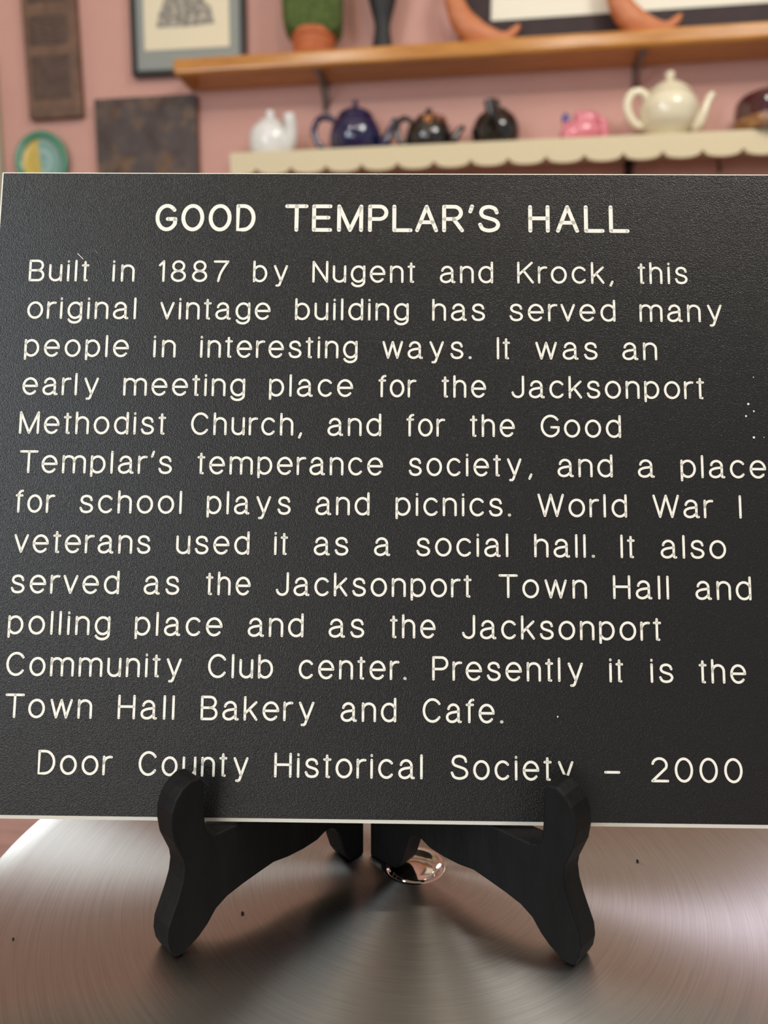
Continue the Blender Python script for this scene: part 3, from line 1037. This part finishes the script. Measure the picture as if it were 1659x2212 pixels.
bm = bmesh.new()
ball(bm, (-39 * kx, -5 * kx, 49 * kz), 8 * kx, 8 * kx, 11 * kz, 18)
o = obj('spout_tip', bm, 'p_bluetip', t, smooth=True)
o['label'] = 'blue tip'

# maroon teapot at the frame's right edge
t, kx, kz = pot('teapot', 'maroon teapot with a gilt band low on its side, right of the cream teapot', 'teapot', 1664, 0.082, LZ, 110, TP)
body = sm([(0, 0.5), (66, 0.5), (71, 3), (75, 20), (76, 40), (76, 56), (74, 68), (66, 77), (50, 82), (34, 84)])
obj('body', lathe(sc(body, kx, kz)), 'p_maroon', t, smooth=True)
lid = sm([(36, 82), (37, 85), (26, 91), (10, 95), (7, 98), (9, 105), (0, 110)])
obj('lid', lathe(sc(lid, kx, kz)), 'p_maroon', t, smooth=True)
bm = lathe([(r * kx, z * kz) for r, z in ((71.5, 4), (74.0, 6), (76.0, 16), (76.8, 24), (76.6, 28), (75, 28))])
o = obj('gilt_band', bm, 'p_gilt', t, smooth=True)
o['label'] = 'mottled gilt band'
obj('spout', tb([(66, 0, 24, 17), (88, 0, 38, 13), (100, 0, 60, 9), (110, 0, 80, 8)], kx, kz), 'p_maroon', t, smooth=True)
obj('handle', tb([(-20, 64, 74, 7), (-24, 84, 76, 7), (-28, 96, 56, 7), (-24, 88, 30, 7), (-18, 70, 20, 7)], kx, kz), 'p_maroon', t, smooth=True)

# ------------------------------------------------------------------ things on the oak shelf
# moss block in a clay pot
t, kx, kz = pot('potted_topiary', 'block of green moss in a small terracotta pot on the wooden shelf', 'plant', 677, 0.06, UZ, 120)
obj('clay_pot', lathe(sc([(0, 0.5), (40, 0.5), (42, 3), (45, 26), (45, 33), (47, 34), (48, 36), (48, 46), (46, 48), (40, 47), (38, 42), (0, 42)], kx, kz)), 'terracotta', t, smooth=False, bevel=0.0008)
bm = bmesh.new()
n = 96
prof = sm([(0, 40), (40, 38), (56, 44), (64, 60), (66, 90), (66, 130), (66, 170), (60, 196), (40, 210), (0, 214)], 4)
rings = []
for r, z in prof:
    ring = []
    for k in range(n):
        a = 2 * PI * k / n
        sq = (abs(math.cos(a)) ** 5 + abs(math.sin(a)) ** 5) ** (-1 / 5) * 0.93
        rr = r * sq * (1 + 0.035 * math.sin(k * 2 * PI / 6) + random.uniform(-0.02, 0.02))
        ring.append(bm.verts.new((rr * kx * math.cos(a), rr * kx * 0.72 * math.sin(a), z * kz + random.uniform(-1, 1) * kz * 0.6)))
    rings.append(ring)
for A, B in zip(rings, rings[1:]):
    for k in range(n):
        bm.faces.new((A[k], A[(k + 1) % n], B[(k + 1) % n], B[k]))
obj('moss_block', bm, 'moss', t, smooth=True)

# charcoal vase
t, kx, kz = pot('vase', 'slim charcoal vase with a pinched waist on the wooden shelf', 'vase', 826, 0.06, UZ, 200)
obj('vase_body', lathe(sc(sm([(0, 0.5), (21, 0.5), (23, 4), (21, 20), (17, 48), (18, 66), (25, 92), (32, 120), (36, 150), (30, 190), (20, 210), (22, 222), (19, 223), (16, 212)]), kx, kz)), 'vase', t, smooth=True)


# two carved birds
def bird(px, label, s=1.0):
    t, kx, kz = pot('carved_bird', label, 'figurine', px, 0.055, UZ, 120, 'carved birds on the wooden shelf')
    kx *= s
    kz *= s
    sp = [(-66, 0, 150, 7), (-70, 0, 128, 15), (-66, 0, 104, 19), (-58, 0, 80, 23), (-44, 0, 56, 26), (-22, 0, 36, 28), (4, 0, 26, 23), (32, 0, 21, 17), (54, 0, 25, 11), (70, 0, 36, 9), (80, 0, 48, 4)]
    obj('bird_body', tb(sp, kx, kz, n=20, flat=0.8), 'figurine', t, smooth=True)
    bm = bmesh.new()
    ball(bm, (-60 * kx, 0, 158 * kz), 20 * kx, 15 * kx, 17 * kz, 18)
    obj('bird_head', bm, 'figurine', t, smooth=True)
    obj('beak', tb([(-44, 0, 157, 7), (-34, 0, 154, 4), (-24, 0, 150, 1)], kx, kz, n=10), 'frame_dark', t, smooth=True)
    obj('bird_foot', lathe(sc([(0, 0.3), (44, 0.3), (46, 3), (42, 8), (30, 12), (0, 14)], kx, kz), squash=0.55), 'figurine', t, smooth=True)


bird(1042, 'orange carved wooden bird on the shelf, the one nearer the charcoal vase', 0.98)
bird(1388, 'orange carved wooden bird standing in front of the wide white picture', 1.0)


# ------------------------------------------------------------------ things hung on the wall
def hung(name, label, cat, bl, br, height, standoff=0.0, group=None):
    """local frame: x along the lower edge, z up, y into the wall; origin at the lower left corner"""
    a = at(bl[0], bl[1], WALL_Y - standoff)
    b = at(br[0], br[1], WALL_Y - standoff)
    t = thing(name, label, cat, (a.x, WALL_Y - 0.0006, a.z), 0, group)
    t.rotation_euler = (0, -math.atan2(b.z - a.z, b.x - a.x), 0)
    return t, math.hypot(b.x - a.x, b.z - a.z)


def rectpoly(bm, x0, x1, y0, y1, z0, z1):
    box(bm, x0, x1, y0, y1, z0, z1)
    return bm


# long carved board
t, wd = hung('carved_board', 'tall narrow carved brown wooden board hanging at upper left', 'wall carving', (63, 258), (177, 258), 0.4, 0.02)
t.rotation_euler = (0, 0.0, 0)
t.rotation_euler = (0, rad(-0.6), 0)
hgt = 0.42
obj('board', rectpoly(bmesh.new(), 0, wd, -0.02, 0, 0, hgt), 'carved', t, bevel=0.003)
for z0, z1 in ((0.045, 0.150), (0.175, 0.245), (0.275, 0.38)):
    bm = bmesh.new()
    nx, nz = 22, 26
    V = [[bm.verts.new((wd * 0.12 + (wd * 0.72) * i / nx, -0.0205 - 0.0045 * abs(math.sin(i * 0.9 + z0 * 40) * math.sin(j * 0.7 + i * 0.3)) * (0 < i < nx and 0 < j < nz),
                        z0 + (z1 - z0) * j / nz)) for i in range(nx + 1)] for j in range(nz + 1)]
    for j in range(nz):
        for i in range(nx):
            bm.faces.new((V[j][i], V[j][i + 1], V[j + 1][i + 1], V[j + 1][i]))
    obj('carved_panel', bm, 'carved_dark', t, smooth=True)

# square dark relief board
t, wd = hung('relief_board', 'square dark brown relief board hanging under the framed print', 'wall carving', (211, 370), (427, 361), 0.2, 0.02)
tl = at(199, 214, WALL_Y - 0.02)
hgt = (tl - at(211, 370, WALL_Y - 0.02)).length * 1.42
dz = hgt * 0.30
bm = bmesh.new()
nx = 40
V = [[bm.verts.new((wd * i / nx, -0.02 - (0.006 * max(0, math.sin(i * 0.35 + 1.1 * math.sin(j * 0.22)) * math.sin(j * 0.3 + 0.6)) if 2 < i < nx - 2 and 2 < j < nx - 2 else 0),
                    -dz + hgt * j / nx)) for i in range(nx + 1)] for j in range(nx + 1)]
for j in range(nx):
    for i in range(nx):
        bm.faces.new((V[j][i], V[j][i + 1], V[j + 1][i + 1], V[j + 1][i]))
obj('relief_face', bm, 'tile', t, smooth=True)
obj('board', rectpoly(bmesh.new(), 0, wd, -0.0199, 0, -dz, hgt - dz), 'carved', t, bevel=0.001)

# round glazed plate
pc = at(88, 347, WALL_Y - 0.02)
kx, kz = kxz(pc)
pl = thing('wall_plate', 'round green glazed plate with a yellow and blue swirl on the wall', 'plate', (pc.x, WALL_Y - 0.0006, pc.z))
pl.rotation_euler = (rad(90), 0, 0)
R_ = 62 * kx
obj('plate_rim', lathe([(R_ * 0.70, 0.012), (R_ * 0.78, 0.019), (R_ * 0.9, 0.024), (R_, 0.018), (R_ * 0.98, 0.012), (R_ * 0.8, 0.004), (R_ * 0.5, 0.0), (0, 0.0)], n=72), 'plate_rim', pl, smooth=True)
obj('plate_center', lathe([(R_ * 0.73, 0.0175), (R_ * 0.66, 0.013), (R_ * 0.5, 0.0165), (R_ * 0.3, 0.013), (R_ * 0.12, 0.017), (0, 0.018)], n=72), 'plate_swirl', pl, smooth=True)


def framed(name, label, a, b, height, fw, mw, m_frame, m_mat, m_paper, depth=0.022, top_h=None):
    t, wd = hung(name, label, 'picture', a, b, height, depth)
    bm = bmesh.new()
    box(bm, 0, wd, -depth, 0, 0, fw)
    box(bm, 0, wd, -depth, 0, height - fw, height)
    box(bm, 0, fw, -depth, 0, fw, height - fw)
    box(bm, wd - fw, wd, -depth, 0, fw, height - fw)
    obj('frame', bm, m_frame, t, bevel=0.0015)
    return t, wd


# framed print
t, wd = framed('framed_print', 'dark framed grey print with cream paper at upper left of the wooden shelf', (285, 164), (530, 152), 0.36, 0.012, 0, 'frame_dark', 'mat_grey', 'paper')
d = 0.022
mo = obj('mat_board', boxm(0.0115, wd - 0.0115, -0.013, -0.010, 0.0115, 0.36 - 0.0115), 'mat_grey', t)
a0 = at(313, 110, WALL_Y - 0.014)
b0_ = at(496, 102, WALL_Y - 0.014)
inv = (Matrix.Translation(t.location) @ t.rotation_euler.to_matrix().to_4x4()).inverted()
la, lb = inv @ a0, inv @ b0_
po = obj('paper', boxm(la.x, lb.x, -0.0142, -0.0128, la.z, 0.30), 'paper', t)
hx = lambda px, py: (lambda q: (q.x, q.z))(inv @ at(px, py, WALL_Y - 0.015))
bm = bmesh.new()
poly = [hx(338, 60), hx(343, 30), hx(356, -4), hx(362, -40), hx(400, -70), hx(436, -40), hx(440, 2), hx(456, 14), hx(463, 50), hx(400, 58)]
prism(poly[::-1], -0.0150, -0.0140, bm)
obj('print', bm, 'ink', t)

# wide white picture behind the birds
t, wd = hung('framed_picture', 'wide picture with a white mat and dark plum frame behind the carved birds', 'picture', (990, 112), (1700, 68), 0.4, 0.03)
t.location.z = UZ + 0.0005
t.rotation_euler = (0, 0, 0)
wd = 0.95
h_ = 0.44
inv = Matrix.Translation(t.location).inverted()
q = inv @ at(1060, 47, WALL_Y - 0.02)
fwx, fwz = q.x, q.z
bm = bmesh.new()
box(bm, 0, wd, -0.026, 0, 0, fwz)
box(bm, 0, wd, -0.026, 0, h_ - fwz, h_)
box(bm, 0, fwx, -0.026, 0, fwz, h_ - fwz)
box(bm, wd - fwx, wd, -0.026, 0, fwz, h_ - fwz)
obj('frame', bm, 'purple_frame', t, bevel=0.002)
mo = obj('mat_board', boxm(fwx - 0.002, wd - fwx + 0.002, -0.018, -0.008, fwz - 0.002, h_ - fwz + 0.002), 'white_mat', t)
obj('artwork', boxm(fwx + 0.1, wd - fwx - 0.1, -0.0186, -0.0175, fwz + 0.1, h_ - fwz - 0.07), 'paper', t)
